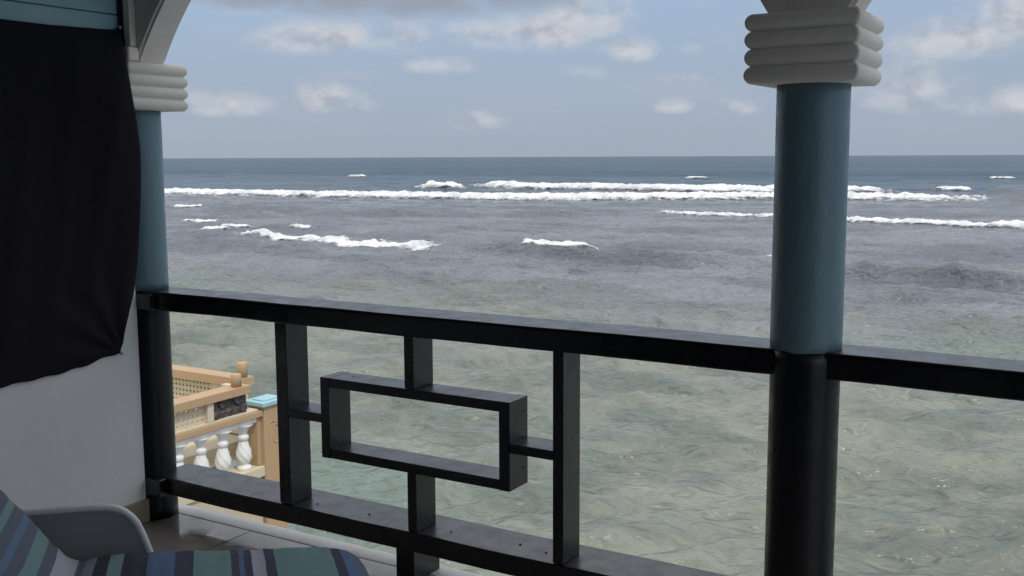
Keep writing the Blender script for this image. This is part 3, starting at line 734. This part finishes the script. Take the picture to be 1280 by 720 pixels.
# ------------------------------------------------------------------ neighbouring terrace
NX = -7.9
def build_terrace():
    t = empty('neighbouring_terrace', (-8.6, 3.6, -6.4))
    tag(t, 'beige and white neighbouring terrace with twisted balusters, lattice parapets and aqua post cap', 'terrace')
    b = lambda nm, *a, **k: box(nm, *a, parent=t, **k)
    ys = .9                                                     # the landward end, out of sight
    # lower balustrade
    b('handrail', NX - .24, NX, ys, 4.66, -1.140, -1.076, M['ochre'], bev=.008)
    b('ledge', NX - .20, NX - .012, ys, 4.60, -1.074, -1.050, M['cream'], bev=.004)
    b('base', NX - .26, NX + .005, ys, 4.66, -1.80, -1.685, M['cream'], bev=.010)
    b('fascia', NX - .145, NX - .035, ys, 4.60, -1.198, -1.142, M['white'], bev=.006)
    def prof():
        pr = [(.078, 0), (.078, .035), (.060, .050), (.055, .062), (.074, .10), (.083, .14), (.080, .185), (.066, .24), (.050, .29), (.043, .318), (.052, .325), (.058, .34), (.060, .355), (.055, .372), (.043, .382), (.040, .395), (.046, .418), (.060, .445), (.082, .468), (.105, .485)]
        out = []
        for (r1, z1), (r2_, z2) in zip(pr, pr[1:]):
            for s in (0, .5): out.append((r1 + (r2_ - r1) * s, z1 + (z2 - z1) * s))
        return out + [pr[-1]]
    tw = lambda a, z: 1 + (.10 * math.cos(6 * (a + z * 11)) if .07 < z < .31 else 0)
    first = None
    for i in range(12):
        y = 4.453 - i * .2945
        if y < 1.1: break
        loc = Vector((NX - .095, y, -1.686)) - tot(t)
        if first is None:
            first = lathe('baluster', prof(), M['white'], t, 30, loc, True, tw)
        else:
            c = first.copy(); link(c); c.parent = t; c.location = loc; c.rotation_euler.z = i * .7
    # end post with aqua cap and scroll
    post = b('post', NX - .23, NX + .012, 4.662, 4.965, -2.6, -1.040, M['ochre'], bev=.010)
    lb = lambda nm, *a, **k: box(nm, *a, parent=post, **k)
    lb('cap', NX - .262, NX + .040, 4.628, 5.000, -1.038, -.990, M['aqua'], bev=.008)
    lb('cap_top', NX - .20, NX - .02, 4.70, 4.93, -.9895, -.978, M['aqua'], bev=.006)
    pts = []
    for a in np.linspace(60, 330, 22): pts.append(Vector((NX + .013, 4.83 - .052 * math.cos(R(a)), -1.36 + .10 * math.sin(R(a)))) - tot(post))
    tube('scroll', pts, .007, M['ochre'], post)
    pts = [Vector((NX + .013, 4.72 + .11 * s, -1.235 + .018 * math.sin(s * math.pi))) - tot(post) for s in np.linspace(0, 1.6, 12)]
    tube('scroll', pts, .006, M['ochre'], post)
    b('post_shoulder', NX - .19, NX - .035, 4.605, 4.660, -1.68, -1.142, M['ochre'], bev=.004)
    # parapet on the ledge: lattice, pilaster, rubble panel, top beam
    b('parapet_beam', NX - .185, NX + .012, ys, 4.485, -.850, -.760, M['ochre'], bev=.008)
    b('pilaster', NX - .13, NX - .012, 3.905, 3.985, -1.049, -.852, M['cream'], bev=.004)
    def lattice(nm, a0, a1, z0, z1, axis, pos, rail=.03):
        """diagonal crossing laths in a thin frame, joined as one panel"""
        bm = bmesh.new(); H = z1 - z0; nz = max(2, round(H / .058)); sz = H / nz; nu = max(2, round((a1 - a0) / sz)); su = (a1 - a0) / nu; hh = .30
        mk = lambda u, v, d: bm.verts.new((d, u, v) if axis == 'x' else (u, d, v))
        for d in (0, .016):
            for iu in range(nu):
                for iz in range(nz):
                    cu, cz = a0 + (iu + .5) * su, z0 + (iz + .5) * sz
                    sh = (iz % 2 - .5) * .0
                    c = [mk(cu + p * su / 2, cz + q * sz / 2, d) for p, q in ((-1, -1), (1, -1), (1, 1), (-1, 1))]
                    e = [mk(cu + p * su * hh, cz + q * sz * hh, d) for p, q in ((0, -1), (1, 0), (0, 1), (-1, 0))]
                    for k_ in range(4):
                        bm.faces.new((c[k_], c[(k_ + 1) % 4], e[k_])); bm.faces.new((c[(k_ + 1) % 4], e[(k_ + 1) % 4], e[k_]))
                    if d == 0:
                        lo_e = None
                    rim = [mk(cu + p * su * hh, cz + q * sz * hh, .008) for p, q in ((0, -1), (1, 0), (0, 1), (-1, 0))]
                    for k_ in range(4):
                        bm.faces.new((e[k_], e[(k_ + 1) % 4], rim[(k_ + 1) % 4], rim[k_]))
        bmesh.ops.recalc_face_normals(bm, faces=bm.faces)
        off = Vector((pos, 0, 0)) if axis == 'x' else Vector((0, pos, 0))
        return from_bm(nm, bm, M['cream'], t, loc=off - tot(t))
    lattice('lattice_panel', ys, 3.903, -1.049, -.852, 'x', NX - .075)
    # rubble panel: backing plus single stones
    bk = b('rubble_panel', NX - .13, NX - .050, 3.987, 4.470, -1.049, -.852, M['stone'], bev=.004)
    r = random.Random(3)
    ny, nz = 5, 2
    for iy in range(ny):
        for iz in range(nz):
            w_ = .483 / ny; h_ = .197 / nz
            y0 = 3.987 + w_ * iy; z0 = -1.049 + h_ * iz
            bm = bmesh.new(); bmesh.ops.create_icosphere(bm, subdivisions=1, radius=.5)
            for v in bm.verts:
                v.co = Vector((v.co.x * .05 * r.uniform(.5, 1.3), v.co.y * w_ * r.uniform(.7, 1.5), v.co.z * h_ * r.uniform(.7, 1.4)))
            g = Vector((NX - .046 + r.uniform(-.012, .012), y0 + w_ / 2 + r.uniform(-.012, .012), z0 + h_ / 2 + r.uniform(-.006, .006))) 
            g.y = min(max(g.y, 4.03), 4.43); g.z = min(max(g.z, -1.012), -.89)
            o = from_bm('stone', bm, M['stone'], bk, loc=g - tot(bk)); o.rotation_euler.x = r.uniform(-.9, .9)
    # seaward and inner sides of the upper terrace
    zt = -.760
    b('parapet_beam', -11.8, -8.20, 4.655, 4.850, -.865, zt - .004, M['ochre'], bev=.008)
    lattice('lattice_panel', -11.7, -8.72, -1.27, -.868, 'y', 4.74)
    b('panel_back', -11.8, -8.25, 4.77, 4.80, -1.40, -.868, M['cream'], bev=.003)
    b('corner_pier', -8.70, -8.235, 4.69, 4.768, -1.40, -.869, M['cream'], bev=.004)
    b('end_board', -8.235, NX - .19, 4.40, 4.470, -1.049, -.775, M['cream'], bev=.004)
    b('terrace_floor', -11.8, NX - .262, ys, 4.84, -1.62, -1.42, M['cream'], bev=.01)
    for x, y, h in ((-7.955, 4.345, .135), (-8.26, 4.735, .165)):
        o = lathe('peg', [(.055, 0), (.055, h - .008), (.048, h), (.02, h + .003)], M['ochre'], t, 24, Vector((x, y, zt - (.0 if x > -8 else .004))) - tot(t))
    # lower body
    b('lower_wall', -11.8, NX - .02, ys, 4.64, -6.5, -1.803, M['blank_wall'], bev=.02)
    b('inner_wall', -11.0, -8.35, ys, 3.9, -1.418, -1.30, M['cream'], bev=.01)
build_terrace()
